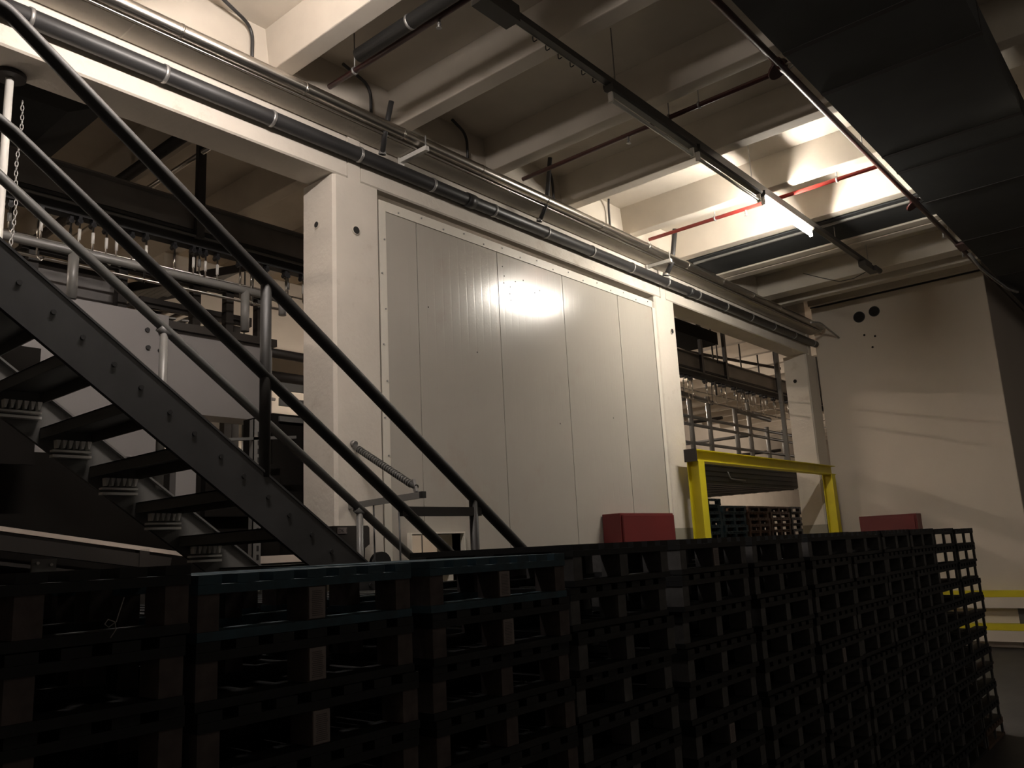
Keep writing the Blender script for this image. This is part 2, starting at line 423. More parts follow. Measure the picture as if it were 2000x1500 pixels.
# fat dark duct and its strap near the camera, high between ribs
t = thing('air_hose', 'dark insulated pipe beside the nearest red branch pipe', 'pipe', (3.4, 3.6, 5.17))
MB().tube([(3.40, 4.12, 5.175), (3.40, 0.0, 5.175)], .05, 18).build('pipe_body', M_BLACK, t, smooth=True)
MB().tube([(3.40, 3.57, 5.175), (3.40, 3.59, 5.175)], .054, 18).build('strap', M_GALV, t, smooth=True)

# ------------------------------------------------------------------ big dark duct (flat underside with cross seams)
t = thing('ventilation_duct', 'wide dark grey sheet-metal duct along the ceiling on the right', 'duct', (5, 1.25, 4.96))
MB().box(-3.8, 22, .70, 1.79, 4.96, 5.20).build('duct_body', M_DUCT, t)
xs_ = [-2.2, -1.0, .2, 1.4, 2.6, 3.8, 5.25, 5.98, 7.46, 7.91, 8.9, 10.49, 11.3, 12.4, 13.6, 14.8, 16, 17.2, 18.4]
for x in xs_: MB().box(x-.025, x+.025, .698, 1.792, 4.956, 5.203).build('seam_flange', M_SHADE, t)
for x in (1.4, 3.8, 7.5, 11.3):
    MB().tube([(x, .80, 5.2), (x, .80, 5.56)], .006, 8).tube([(x, 1.70, 5.2), (x, 1.70, 5.56)], .006, 8).build('hanger', M_GALV, t)

# ------------------------------------------------------------------ lighting track and lamps
t = thing('lighting_track', 'long dark lighting track hanging under the ceiling ribs', 'track', (5, 3.03, 5.10))
MB().box(-3.8, 10.86, 2.92, 2.97, 5.045, 5.095).build('rail', M_TRAY, t)
MB().box(-3.8, 10.86, 2.972, 2.976, 5.043, 5.053).build('rail_edge', M_TRAYL, t)
for x in (-2, 0.2, 2.6, 4.9, 7.3, 9.6, 10.8):
    MB().tube([(x, 2.945, 5.095), (x, 2.945, 5.56)], .005, 8).build('hanger', M_GALV, t)
for k in range(7):
    x = 3.95+.14*k
    MB().tube(bend((x, 2.98, 5.045), (x+.02, 2.995, 5.015), (x+.045, 2.98, 5.04), .02, 4), .004, 6).build('cable_clip', M_BLACKP, t, smooth=True)
MB().box(3.38, 3.71, 2.89, 3.01, 4.99, 5.105).build('junction_box', M_TRAY, t)
MB().box(10.48, 10.94, 2.89, 2.98, 4.97, 5.04).tube([(10.79, 2.87, 5.00), (10.98, 2.87, 5.00)], .035, 14).build('end_feed', M_TRAY, t)
o = MB().tube([(10.78, 2.99, 4.97), (10.8, 3.15, 4.93), (10.85, 3.35, 4.95), (10.9, 3.6, 5.08), (10.95, 3.85, 5.22)], .005, 8).build('loose_cable', M_BLACK, smooth=True)
tag(o, 'thin loose cable looping from the end of the lighting track', 'cable')

def lamp(x0, x1, tube_mat, label):
    t = thing('batten_lamp', label, 'lamp', ((x0+x1)/2, 3.04, 5.06), 'batten lamps on the lighting track')
    MB().prism([(2.905, 5.043), (2.905, 5.0), (2.92, 4.985), (2.97, 4.985), (2.985, 5.0), (2.985, 5.043)], 'x', x0, x1).build('housing', M_TRAY, t)
    MB().tube([(x0+.03, 2.945, 4.925), (x1-.03, 2.945, 4.925)], .015, 12).build('tube', tube_mat, t, smooth=True)
    for x in (x0+.012, x1-.03):
        MB().box(x, x+.018, 2.927, 2.963, 4.905, 4.99).build('tube_holder', M_WHITEP, t)
    return t
lamp(7.50, 8.80, M_TUBE, 'lit fluorescent batten lamp glowing white under the ceiling ribs')
lamp(6.15, 7.44, M_TUBEOFF, 'unlit dark batten lamp next to the lit one')
lamp(4.80, 6.09, M_TUBEOFF, 'unlit dark batten lamp farthest from the lit one')
lamp(1.20, 2.50, M_TUBEL, 'lit batten lamp above the stairs at the left')

def fill_lamp(x, y, z, L, label, tm=None, hall='added fill lamps of the rear hall'):  # unseen lamps, added only for the light they give
    t = thing('fill_lamp', label, 'lamp', (x, y, z), hall)
    MB().box(x-L/2, x+L/2, y-.05, y+.05, z+.03, z+.09).build('housing', M_WHITEP, t)
    MB().tube([(x-L/2+.02, y, z), (x+L/2-.02, y, z)], .02, 10).build('tube', tm or M_FILLR, t, smooth=True)
    MB().tube([(x, y, z+.09), (x, y, 5.56)], .006, 8).build('hanger', M_GALV, t)
fill_lamp(9.8, 9.4, 4.9, 2.4, 'unseen fill lamp added in the rear hall, hidden behind the panelled wall')
fill_lamp(15.2, 9.3, 4.9, 2.4, 'unseen fill lamp added in the rear hall, hidden behind the second column')
fill_lamp(6.1, 6.0, 3.5, 1.2, 'unseen fill lamp added in the rear hall, just behind the panelled wall')
fill_lamp(25.0, 7.6, 4.2, 2.4, 'unseen fill lamp added in the rear hall, hidden behind the white shaft')
fill_lamp(.4, 6.9, 3.95, 1.0, 'unseen fill lamp added in the rear hall, left of the frame')
fill_lamp(4.0, -1.8, 4.9, 1.2, 'dim unseen fill lamp added in the front hall, right of the frame', M_FILLH, 'added fill lamps of the front hall')  # added out of view to lift ceiling, duct and side wall

# ================================================================== STAIR
SL = .7268
def ztop(X): return 2.96-SL*(X-1.029)
def zbot(X): return 2.412-SL*(X-1.42)
t = thing('steel_staircase', 'dark steel staircase with open treads descending to the right', 'staircase', (2.5, 3.9, 0))
X0, X1 = .98, 5.02
for nm, y0, y1, mm in (('stringer', 3.40, 3.425, M_DSTEEL), ('stringer', 4.385, 4.41, M_GREYP)):
    mb = MB().prism([(X0, ztop(X0)), (X0, zbot(X0)), (4.735, 0.0), (5.08, 0.0), (5.08, .02)], 'y', y0, y1)
    # flanges
    s = -1 if y0 < 4 else 1
    ya, yb = (y0-.0, y0+.05) if s < 0 else (y1-.05, y1)
    mb.prism([(X0, ztop(X0)), (X0, ztop(X0)-.012), (5.08, ztop(5.08)-.012), (5.08, ztop(5.08))], 'y', min(ya, yb)-.004, max(ya, yb))
    o = mb.build(nm, mm, t)
    for k in range(-3, 12):
        x = 1.60+.2467*k
        for dx, dz in ((0, -.10), (.13, -.17)):
            xx = x+dx; zz = ztop(xx)-.11+dz*.0
            y = y0-.006 if s < 0 else y1+.006
            MB().tube([(xx, y, zz), (xx, y+.01, zz)], .011, 8).build('bolt', M_BLACK if s < 0 else M_GREYP, o)
for k in range(-3, 12):
    xa = 1.567+.2467*k; z = 2.390-.1815*k
    if z < .1: break
    tr_ = MB().box(xa, xa+.25, 3.427, 4.383, z-.006, z).box(xa, xa+.006, 3.427, 4.383, z-.055, z).box(xa+.244, xa+.25, 3.427, 4.383, z-.06, z)
    o = tr_.build('tread', M_GREYP, t)
    cb = MB()
    for j in range(6):
        x = xa+.065+j*.030
        cb.prism([(x, z-.058), (x+.022, z-.058), (x+.012, z-.098), (x+.004, z-.098)], 'y', 4.345, 4.383)
    cb.box(xa+.05, xa+.235, 4.34, 4.383, z-.118, z-.108).box(xa+.05, xa+.235, 4.34, 4.383, z-.145, z-.132)
    cb.build('serrated_end', M_SERR, o)
    if k in (-2, -1): pass
# top landing
MB().box(-1.6, X0+.05, 3.40, 4.41, 2.90, 2.96).box(-1.6, X0+.03, 3.40, 3.46, 2.74, 2.90).box(-1.6, X0+.03, 4.35, 4.41, 2.74, 2.90).build('landing', M_DSTEEL, t)
for x in (-1.4,):
    MB().box(x, x+.08, 3.40, 3.48, 0, 2.74).box(x, x+.08, 4.33, 4.41, 0, 2.74).build('landing_post', M_DSTEEL, t)

# near handrail
t = thing('stair_handrail', 'thick dark stair handrail nearest the camera with a lower rail and posts', 'handrail', (2.5, 3.42, 2.5))
def rz(X): return 3.928-SL*(X-1.007)
pts = bend((-1.6, 3.42, 3.945), (.985, 3.42, 3.945), (2.2, 3.42, rz(2.2)), .05) + [(4.55, 3.42, rz(4.55)), (4.62, 3.42, rz(4.62)-.08), (4.60, 3.42, rz(4.62)-.22)]
MB().tube(pts, .033, 20).build('top_rail', M_RAILD, t, smooth=True)
def kz(X): return 3.455-SL*(X-.997)
MB().tube([(-1.6, 3.42, 3.46), (.97, 3.42, 3.46), (1.05, 3.42, kz(1.05)), (4.3, 3.42, kz(4.3))], .029, 18).build('knee_rail', M_RAILD, t, smooth=True)
for X in (-.9, 2.215, 3.655, 4.55):
    zb = ztop(X)-.02 if X > .97 else 2.94
    tp = (rz(X) if X > .97 else 3.945)
    MB().tube([(X, 3.42, max(zb, .0)), (X, 3.42, tp)], .027, 18).build('post', M_RAILD, t, smooth=True)
MB().bar((3.07, 3.415, 1.918), (3.705, 3.415, 1.918), .03, .052).build('link_bar', M_RAILD, t)
# far handrail
t = thing('stair_handrail', 'lighter grey handrail on the wall side of the staircase', 'handrail', (2.5, 4.39, 2.5))
def fz(X): return 3.470-SL*(X-1.557)
MB().tube([(-1.6, 4.39, 3.93), (.92, 4.39, 3.93), (1.02, 4.39, fz(1.02)), (4.5, 4.39, fz(4.5))], .028, 18).build('top_rail', M_GREYP, t, smooth=True)
MB().tube([(1.02, 4.39, fz(1.02)-.48), (4.4, 4.39, fz(4.4)-.48)], .02, 16).build('knee_rail', M_GREYP, t, smooth=True)
for X in (-.9, 2.185, 3.575, 4.45):
    zb = ztop(X)-.02 if X > .97 else 2.94
    MB().tube([(X, 4.39, max(zb, 0)), (X, 4.39, fz(X) if X > .97 else 3.93)], .023, 18).build('post', M_GREYR, t, smooth=True)
    MB().tube([(X-.03, 4.39, fz(X) if X > 1 else 3.93), (X+.03, 4.39, (fz(X)-.04) if X > 1 else 3.93)], .027, 16).build('rail_joint', M_GREYP, t, smooth=True)

# ------------------------------------------------------------------ column fittings by the stairs
t = thing('wall_bracket', 'galvanised square bar bracket with a spring stay on the first column', 'bracket', (3.76, 4.72, 2.03))
MB().bar((3.76, 4.727, 2.045), (3.76, 3.985, 2.065), .028, .042).build('bar', M_GREYR, t)
MB().box(3.743, 3.777, 3.955, 3.985, 2.043, 2.087).build('end_cap', M_BLACK, t)
MB().tube([(3.79, 4.70, 2.47), (3.77, 4.04, 2.12)], .020, 12).build('stay', M_GREYP, t, smooth=True)
sp = MB()
for j in range(26):
    a = Vector((3.79, 4.66, 2.45)).lerp(Vector((3.772, 4.10, 2.15)), j/25)
    b = a+Vector((0, -.008, -.0043)); sp.tube([a, b], .026, 12)
sp.build('spring', M_GREYR, t, smooth=True)
MB().bar((3.76, 4.03, 2.085), (3.77, 4.07, 2.17), .02, .03).build('clevis', M_GALV, t)
MB().tube([(3.79, 4.726, 2.50), (3.79, 4.69, 2.49)], .022, 12).build('eye', M_GALV, t, smooth=True)
for yy, xx in ((4.46, 3.755), (4.20, 3.755)):
    MB().tube([(xx, yy, 2.04), (xx+.01, yy, 1.2)], .006, 8).build('rod', M_BLACKP, t, smooth=True)

t = thing('switch_box', 'dark box with a small white DK 1 label at the column foot', 'box', (3.66, 4.66, 1.7))
MB().prism([(3.50, 1.90), (3.80, 1.90), (3.815, 1.885), (3.815, 1.77), (3.775, 1.745), (3.765, 1.60), (3.50, 1.60)], 'y', 4.58, 4.725).build('case', M_BROWN, t)
MB().box(3.535, 3.615, 4.576, 4.579, 1.847, 1.889).build('label_plate', M_PAPER, t)
cu = bpy.data.curves.new('label_text', 'FONT'); cu.body = 'DK 1'; cu.size = .036; cu.extrude = .0005
tmp = bpy.data.objects.new('tmp_text', cu); C.objects.link(tmp); bpy.context.view_layer.update()
me = bpy.data.meshes.new_from_object(tmp.evaluated_get(bpy.context.evaluated_depsgraph_get())); bpy.data.objects.remove(tmp)
me.materials.clear(); me.materials.append(M_PRINT)
tx = bpy.data.objects.new('label_text', me); C.objects.link(tx)
tx.parent = t; tx.location = (3.541-3.66, 4.575-4.66, 1.856-1.7); tx.rotation_euler = (math.pi/2, 0, 0)
t = thing('hand_wheel', 'black round knob just above the blue pallets near the hatch', 'wheel', (3.85, 4.5, 1.63))
MB().tube([(3.85, 4.49, 1.63), (3.85, 4.53, 1.63)], .085, 24).tube([(3.85, 4.53, 1.63), (3.85, 4.72, 1.63)], .02, 12).build('disc', M_BLACK, t, smooth=True)

t = thing('support_pole', 'slim white pole with a hanging chain at the left edge', 'pole', (1.52, 5.0, 0))
MB().tube([(1.51, 5.0, 2.0), (1.50, 5.0, 4.56)], .022, 16).build('tube', M_WHITEP, t, smooth=True)
MB().tube([(1.50, 5.0, 4.55), (1.50, 5.0, 4.578)], .085, 24).build('top_flange', M_BROWN, t, smooth=True)
ch = MB()
for k in range(44):
    z = 4.42-.030*k; a = k % 2
    pts = []
    for j in range(9):
        th = 2*math.pi*j/8; dx = .0085*math.cos(th); dz = .020*math.sin(th)
        pts.append((1.575+.006*math.sin(k*.35)+(dx if a else 0), 5.0+(0 if a else dx), z+dz))
    ch.tube(pts, .0026, 6, caps=False)
ch.build('chain', M_GALV, t, smooth=True)['kind'] = 'stuff'

# ================================================================== YELLOW FRAME, DOOR, SHAFT FITTINGS
t = thing('yellow_portal_frame', 'yellow painted steel portal frame in front of the rear opening', 'frame', (10.7, 4.55, 0))
def hpost(x, lab):
    MB().box(x, x+.14, 4.46, 4.47, 0, 2.575).box(x, x+.14, 4.60, 4.61, 0, 2.575).box(x+.065, x+.075, 4.47, 4.60, 0, 2.575).build('post', M_YEL, t)
hpost(8.56, 'l'); hpost(12.83, 'r')
MB().box(8.52, 13.02, 4.46, 4.60, 2.70, 2.71).box(8.52, 13.02, 4.46, 4.60, 2.575, 2.585).box(8.52, 13.02, 4.525, 4.535, 2.585, 2.70).build('lintel', M_YEL, t)
MB().box(8.50, 8.53, 4.455, 4.605, 2.57, 2.715).build('end_plate', M_BROWN, t)

t = thing('overhead_door', 'dark ribbed overhead door leaf drawn up behind the yellow frame', 'door', (11, 6, 2.43))
MB().box(9.3, 13.75, 5.3, 7.1, 2.44, 2.74).build('leaf', M_SLAB, t)
rb = MB()
for k in range(8): rb.box(9.4, 13.7, 5.42+.22*k, 5.47+.22*k, 2.432, 2.44)
for k in range(4): rb.box(9.3, 13.75, 5.285, 5.30, 2.48+.07*k, 2.50+.07*k)
rb.build('stiffener', M_SLAB, t)
MB().tube(bend((10.95, 5.26, 2.62), (11.02, 5.26, 2.52), (11.5, 5.26, 2.51), .04), .010, 10).build('handle', M_GREYR, t, smooth=True)
MB().box(13.55, 13.78, 5.27, 5.36, 2.425, 2.455).build('edge_strip', M_WHITEP, t)
for x in (9.4, 13.6):
    MB().box(x, x+.06, 5.4, 5.46, 2.74, 5.23).build('hanger', M_GREYP, t)

def cabinet(x0, x1, y0, y1, z0, z1, label, face):
    t = thing('fire_cabinet', label, 'cabinet', ((x0+x1)/2, (y0+y1)/2, z0))
    MB().box(x0, x1, y0, y1, z0, z1).build('body', M_REDBOX, t, bevel=.006)
    if face == 'y':
        MB().box(x0+.02, x1-.02, y0-.022, y0-.002, z0+.03, z1-.02).build('door', M_REDBOX, t, bevel=.004)
        MB().box(x1, x1+.03, y0+.03, y1-.04, z1-.25, z1-.14).build('hinge_block', M_REDBOX, t)
    else:
        MB().box(x0-.022, x0-.002, y0+.03, y1-.03, z0+.03, z1-.03).build('door', M_REDBOX, t, bevel=.004)
    return t
cabinet(6.94, 7.98, 4.52, 4.735, 1.15, 1.985, 'red fire cabinet on the panelled wall left of the yellow frame', 'y')
cabinet(13.26, 13.508, 3.45, 4.28, 1.2, 1.915, 'red fire cabinet on the white shaft wall right of the yellow frame', 'x')

t = thing('guard_rail', 'yellow-edged guard plank, the higher of two at the foot of the shaft wall', 'rail', (13.4, 3.4, .55))
MB().box(13.36, 13.505, 2.15, 4.60, .55, .70).build('plank', M_WALLW, t)
MB().box(13.355, 13.508, 2.15, 4.60, .70, .785).build('yellow_edge', M_YEL, t)
t = thing('guard_rail', 'yellow-edged guard plank, the lower of two at the foot of the shaft wall', 'rail', (13.4, 3.4, .12))
MB().box(13.36, 13.505, 2.15, 4.60, .10, .25).build('plank', M_WALLW, t)
MB().box(13.355, 13.508, 2.15, 4.60, .25, .335).build('yellow_edge', M_YEL, t)
for y in (2.3, 3.4, 4.45):
    o = MB().box(13.47, 13.508, y, y+.08, .0, .60).build('rail_bracket', M_GREYP)
    tag(o, {2.3: 'grey rail support nearest the outer corner of the shaft', 3.4: 'grey rail support in the middle of the shaft foot', 4.45: 'grey rail support nearest the yellow frame'}[y], 'bracket')
for i, (y, z, r, lab) in enumerate([(3.94, 5.09, .092, 'left one of two round dark openings high on the shaft wall'), (3.70, 5.13, .085, 'right one of two round dark openings high on the shaft wall')]):
    t = thing('wall_vent', lab, 'vent', (13.50, y, z))
    MB().tube([(13.508, y, z), (13.500, y, z)], r, 28).build('collar', M_DSTEEL, t, smooth=True)
    MB().tube([(13.4995, y, z), (13.498, y, z)], r*.88, 28).build('opening', M_SHADE, t, smooth=True)
for y, z, lab in ((3.90, 4.78, 'small dark anchor hole below the left vent'), (3.74, 4.73, 'small dark anchor hole below the right vent'), (3.80, 4.56, 'small chipped mark lowest below the vents')):
    o = MB().tube([(13.509, y, z), (13.505, y, z)], .018, 10).build('anchor_hole', M_SHADE); tag(o, lab, 'hole')

# ================================================================== REAR HALL
t = thing('overhead_conveyor', 'dark overhead conveyor beam seen through both openings of the rear hall', 'conveyor', (8, 6.2, 4.5))
MB().box(-3, 22, 6.16, 6.24, 4.45, 4.66).box(-3, 22, 6.10, 6.30, 4.66, 4.675).build('beam', M_BEAMD, t)
MB().box(-3, 22, 6.12, 6.28, 4.40, 4.425).box(-3, 22, 6.15, 6.25, 4.30, 4.40).build('track', M_BLACK, t)
MB().tube([(-3, 6.08, 4.36), (22, 6.08, 4.36)], .012, 10).build('side_tube', M_GREYP, t, smooth=True)
for x in (-.4, 1.55, 3.30, 12.12, 13.0, 15.2, 17.4):
    MB().box(x-.035, x+.035, 6.06, 6.11, 4.35, 5.56).build('hanger', M_BLACKP, t)
# hooks and trolleys under the track
def trolley(x, variant, label, group):
    mb = MB().box(x-.012, x+.012, 6.17, 6.23, 4.25, 4.30).tube([(x, 6.17, 4.262), (x, 6.23, 4.262)], .02, 10)
    o = mb.build('trolley', M_DGLOSS)
    L = (.22, .30, .16)[variant]
    MB().tube([(x, 6.18, 4.25), (x, 6.18, 4.25-L)], .007, 8).tube(bend((x, 6.18, 4.25-L), (x+.03, 6.18, 4.20-L), (x+.05, 6.18, 4.24-L), .02, 4), .006, 8).build('hook', M_STEEL, o, smooth=True)
    MB().tube([(x, 6.18, 4.20), (x, 6.18, 4.20-L*.4)], (.012, .010, .015)[variant], 10).build('sleeve', (M_WHITEP, M_STEEL, M_GREYR)[variant], o, smooth=True)
    return tag(o, label, 'hook', group)
grpL = ('conveyor hooks seen left of the first column', 'shiny conveyor hook hanging under the dark beam left of the first column')
grpR = ('conveyor hooks seen above the yellow frame', 'shiny conveyor hook hanging under the dark beam above the yellow frame')
bases = [trolley(1.72+.1*v, v, grpL[1], grpL[0]) for v in range(3)]
x = .3
while x < 2.9:
    dup(random.choice(bases), (x, random.uniform(-.03, .03), 0), grpL[1], grpL[0]); x += random.uniform(.06, .16)
x = 9.7
while x < 14.6:
    dup(random.choice(bases), (x, random.uniform(-.03, .03), 0), grpR[1], grpR[0]); x += random.uniform(.10, .24)
t = thing('guide_rail', 'thin pair of guide rails and rods below the overhead conveyor', 'rail', (8, 6.35, 4.1))
for y, z in ((6.42, 4.16), (6.55, 4.05), (6.36, 3.99)):
    MB().tube([(-3, y, z), (22, y, z)], .009, 8).build('rod', M_STEEL, t, smooth=True)
for k in range(22):
    x = -2+1.0*k
    MB().tube([(x, 6.38, 4.42), (x, 6.40, 3.98), (x, 6.56, 4.05)], .008, 8).build('bracket_rod', M_BLACKP, t, smooth=True)

# platform railing and hoods behind the stairs
t = thing('platform_railing', 'light grey pipe railing on top of the grey hood behind the stairs', 'railing', (2.8, 5.7, 3.5))
MB().tube(bend((-1, 5.7, 3.85), (3.85, 5.7, 3.84), (3.85, 5.7, 3.70), .08), .032, 18).build('top_rail', M_GREYR, t, smooth=True)
for x in (.2, 2.18, 3.50):
    MB().tube([(x, 5.7, 3.50), (x, 5.7, 3.85)], .034, 18).build('post', M_GREYR, t, smooth=True)
t = thing('machine_hood', 'pale grey sheet hood with bolt heads behind the staircase', 'machine', (2, 5.9, 2.4))
MB().box(-1.5, 2.86, 5.68, 6.0, 2.42, 3.505).build('side_panel', M_GREYL, t)
MB().box(2.87, 3.78, 5.74, 6.0, 2.80, 3.42).build('end_panel', M_GREYL, t)
MB().box(2.87, 3.80, 5.70, 6.0, 3.42, 3.48).build('cap_rail', M_BROWN, t)
for x, z in ((2.70, 3.37), (2.71, 3.24), (2.80, 3.36), (2.80, 3.23)):
    MB().tube([(x, 5.68, z), (x, 5.668, z)], .017, 10).build('bolt', M_BLACK, t, smooth=True)
lou = MB()
for k in range(8): lou.bar((2.3+.10*k, 5.70, 3.50), (2.36+.10*k, 5.98, 3.54), .05, .012)
lou.build('top_louvre', M_GREYR, t)
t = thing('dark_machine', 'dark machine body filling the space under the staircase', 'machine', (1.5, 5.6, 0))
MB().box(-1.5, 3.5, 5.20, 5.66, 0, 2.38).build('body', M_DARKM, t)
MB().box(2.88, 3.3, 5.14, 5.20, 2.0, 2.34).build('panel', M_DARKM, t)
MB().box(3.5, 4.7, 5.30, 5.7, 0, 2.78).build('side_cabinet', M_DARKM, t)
MB().box(3.55, 4.65, 5.28, 5.30, 2.72, 2.76).box(3.55, 4.65, 5.28, 5.30, 2.84, 2.90).box(3.55, 4.65, 5.28, 5.30, 2.96, 3.02).build('rail_strip', M_GREYP, t)
MB().box(2.66, 2.80, 5.12, 5.2, 2.0, 2.42).build('pale_upright', M_GREYL, t)
t = thing('belt_conveyor', 'inclined conveyor with a pale edge low behind the stairs', 'conveyor', (2, 5.1, 1.7))
MB().bar((.9, 5.06, 2.055), (2.70, 5.06, 1.755), .06, .025).build('belt_edge', M_BELT, t)
MB().bar((.9, 5.06, 1.98), (2.6, 5.06, 1.70), .05, .08).bar((.9, 5.06, 1.87), (2.6, 5.06, 1.59), .05, .02).build('side_frame', M_BROWN, t)
for x in (1.0, 2.4): MB().box(x, x+.06, 5.03, 5.09, 0, 1.8).build('leg', M_BROWN, t)
t = thing('bearing_plate', 'small grey plate with four bolts above the near pallets at far left', 'plate', (1.72, 4.6, 1.5))
MB().bar((1.70, 4.62, 1.45), (1.71, 4.62, 1.755), .02, .115, upv=(1, 0, 0)).build('plate', M_GREYR, t)
for x, z in ((1.675, 1.735), (1.74, 1.725), (1.675, 1.665), (1.74, 1.66)):
    MB().tube([(x, 4.61, z), (x, 4.60, z)], .008, 8).build('bolt', M_STEEL, t, smooth=True)
MB().box(1.66, 1.76, 4.63, 4.70, 0, 1.5).build('stand', M_BROWN, t)
t = thing('slotted_post', 'perforated pale steel upright behind the lower stairs', 'post', (3.18, 5.0, 0))
MB().box(3.15, 3.215, 5.0, 5.006, 0, 2.66).box(3.15, 3.156, 5.0, 5.05, 0, 2.66).build('angle', M_GREYR, t)
hl = MB()
for k in range(40): hl.box(3.183, 3.199, 4.997, 5.0, .2+.06*k, .235+.06*k)
hl.build('slot_row', M_SHADE, t)
MB().bar((2.9, 5.01, 2.50), (3.5, 5.01, 2.56), .02, .02).build('cross_bar', M_GREYP, t)
for a, b, z, lab in ((2.95, 3.62, 1.725, 'pale flat board edge just above the pallets under the stair foot'),):
    o = MB().box(a, b, 5.02, 5.12, z-.05, z).build('board', M_BELT); tag(o, lab, 'board')
    o.location.z += 0
MB().box(2.95, 3.62, 5.03, 5.11, 0, 1.675).build('board_stand', M_BROWN, None)
bpy.data.objects['board_stand'].parent = bpy.data.objects['board']
# gear motor
t = thing('gear_motor', 'black finned electric motor under the stair landing at far left', 'motor', (1.05, 4.6, 2.4))
MB().tube([(.75, 4.9, 2.52), (1.28, 4.6, 2.56)], .11, 28).build('body', M_BLACKP, t, smooth=True)
fn = MB()
for k in range(9):
    a = Vector((.80, 4.872, 2.524)).lerp(Vector((1.12, 4.69, 2.548)), k/8)
    d = Vector((.53, -.3, .04)).normalized()
    fn.tube([a, a+d*.012], .13, 28)
fn.build('cooling_fin', M_DGLOSS, t, smooth=True)
MB().tube([(1.27, 4.606, 2.56), (1.31, 4.585, 2.565)], .125, 28).build('fan_cover', M_DSTEEL, t, smooth=True)
MB().box(.8, 1.2, 4.95, 5.15, 0, 2.45).build('bracket', M_DARKM, t)
MB().box(1.2, 1.765, 5.0, 5.02, 2.28, 2.95).build('mounting_plate', M_DARKM, t)

# roller beds and machine frames behind the railing
t = thing('roller_conveyor', 'roller conveyor with shiny slats behind the railing', 'conveyor', (3.9, 7.0, 3.9))
for y in (6.9, 8.1): MB().bar((3.2, y, 3.98), (4.3, y, 3.98), .04, .09).build('side_rail', M_BROWN, t)
for k in range(8):
    x = 3.28+.135*k
    MB().tube([(x, 6.93, 4.0), (x, 8.07, 4.0)], .024, 10).build('roller', M_STEEL, t, smooth=True)
for x in (3.35, 4.15): MB().box(x, x+.07, 6.95, 7.02, 0, 3.94).build('leg', M_BROWN, t)
t = thing('slat_conveyor', 'sloping conveyor of bright slats below the dark beam at left', 'conveyor', (3.5, 7.6, 4.3))
for y in (7.3, 8.3):
    MB().bar((3.1, y, 4.15), (4.6, y, 4.75), .04, .08).build('side_rail', M_BROWN, t)
    MB().box(4.40, 4.46, y-.03, y+.03, 4.70, 5.56).build('hanger', M_BROWN, t)
for k in range(12):
    x = 3.16+.12*k; z = 4.17+.048*k
    MB().bar((x, 7.32, z), (x, 8.28, z), .05, .015).build('slat', M_GREYR, t)
t = thing('support_structure', 'brown framework of upright posts behind the stair railing', 'frame', (4, 6.8, 0))
for x in (2.25, 2.95, 3.62, 3.95, 4.28):
    MB().box(x, x+.075, 6.75, 6.83, 0, 4.25).build('post', M_BROWN, t)
MB().box(2.2, 4.4, 6.75, 6.83, 4.18, 4.25).box(2.2, 4.4, 6.75, 6.83, 3.62, 3.69).build('cross_beam', M_BROWN, t)
t = thing('control_cabinet', 'large plain grey cabinet behind the stair railing', 'cabinet', (2.6, 7, 0))
MB().box(1.9, 3.05, 7.0, 7.5, 0, 4.22).build('body', M_GREYL, t)
MB().box(1.9, 3.05, 6.98, 7.0, 4.16, 4.2).box(1.9, 3.05, 6.98, 7.0, 3.78, 3.82).build('edge_strip', M_BROWN, t)
t = thing('light_catch_wall', 'tall pale wall added to catch lamp light in the rear hall', 'enclosure', (6.4, 8.7, 0))
MB().box(4.2, 9.4, 8.5, 9.0, 0, 5.15).build('body', M_BACKW, t, bevel=.02)  # added pale surface near a lamp, giving a bright background
for x in (5.2, 6.6, 8.0): MB().box(x, x+.02, 8.494, 8.5, 0, 5.15).build('panel_joint', M_GREYP, t)
MB().tube(bend((4.95, 8.44, 3.0), (4.95, 8.44, 3.6), (5.6, 8.44, 3.6), .1), .02, 10).build('grab_tube', M_GREYL, t, smooth=True)
t = thing('rear_pipe', 'two brown pipes running behind the first column', 'pipe', (5, 7.6, 3.7))
MB().tube([(3.2, 6.705, 3.66), (8, 6.705, 3.66)], .045, 14).build('upper_pipe', M_BROWN, t, smooth=True)
MB().tube([(3.2, 6.70, 3.43), (8, 6.70, 3.43)], .05, 14).build('lower_pipe', M_BROWN, t, smooth=True)
t = thing('ceiling_pipe', 'pair of pipes under the rear ceiling seen past the top handrail', 'pipe', (3.6, 7, 5.1))
MB().tube([(3.05, 5.15, 5.12), (3.05, 11.9, 5.12)], .05, 14).build('thick_pipe', M_BROWN, t, smooth=True)
MB().tube([(3.30, 5.15, 5.12), (3.30, 11.9, 5.12)], .022, 12).build('thin_pipe', M_STEEL, t, smooth=True)
t = thing('air_duct', 'broad dark air duct hanging in the rear hall above the stair rails', 'duct', (1.6, 6, 4.9))
MB().prism([(.9, 5.22), (.9, 4.98), (1.25, 4.80), (2.05, 4.80), (2.35, 4.98), (2.35, 5.22)], 'y', 5.6, 10).build('duct_body', M_DUCT, t)
MB().box(.88, 2.37, 6.9, 6.95, 4.79, 5.225).box(.88, 2.37, 8.6, 8.65, 4.79, 5.225).build('flange', M_TRAY, t)

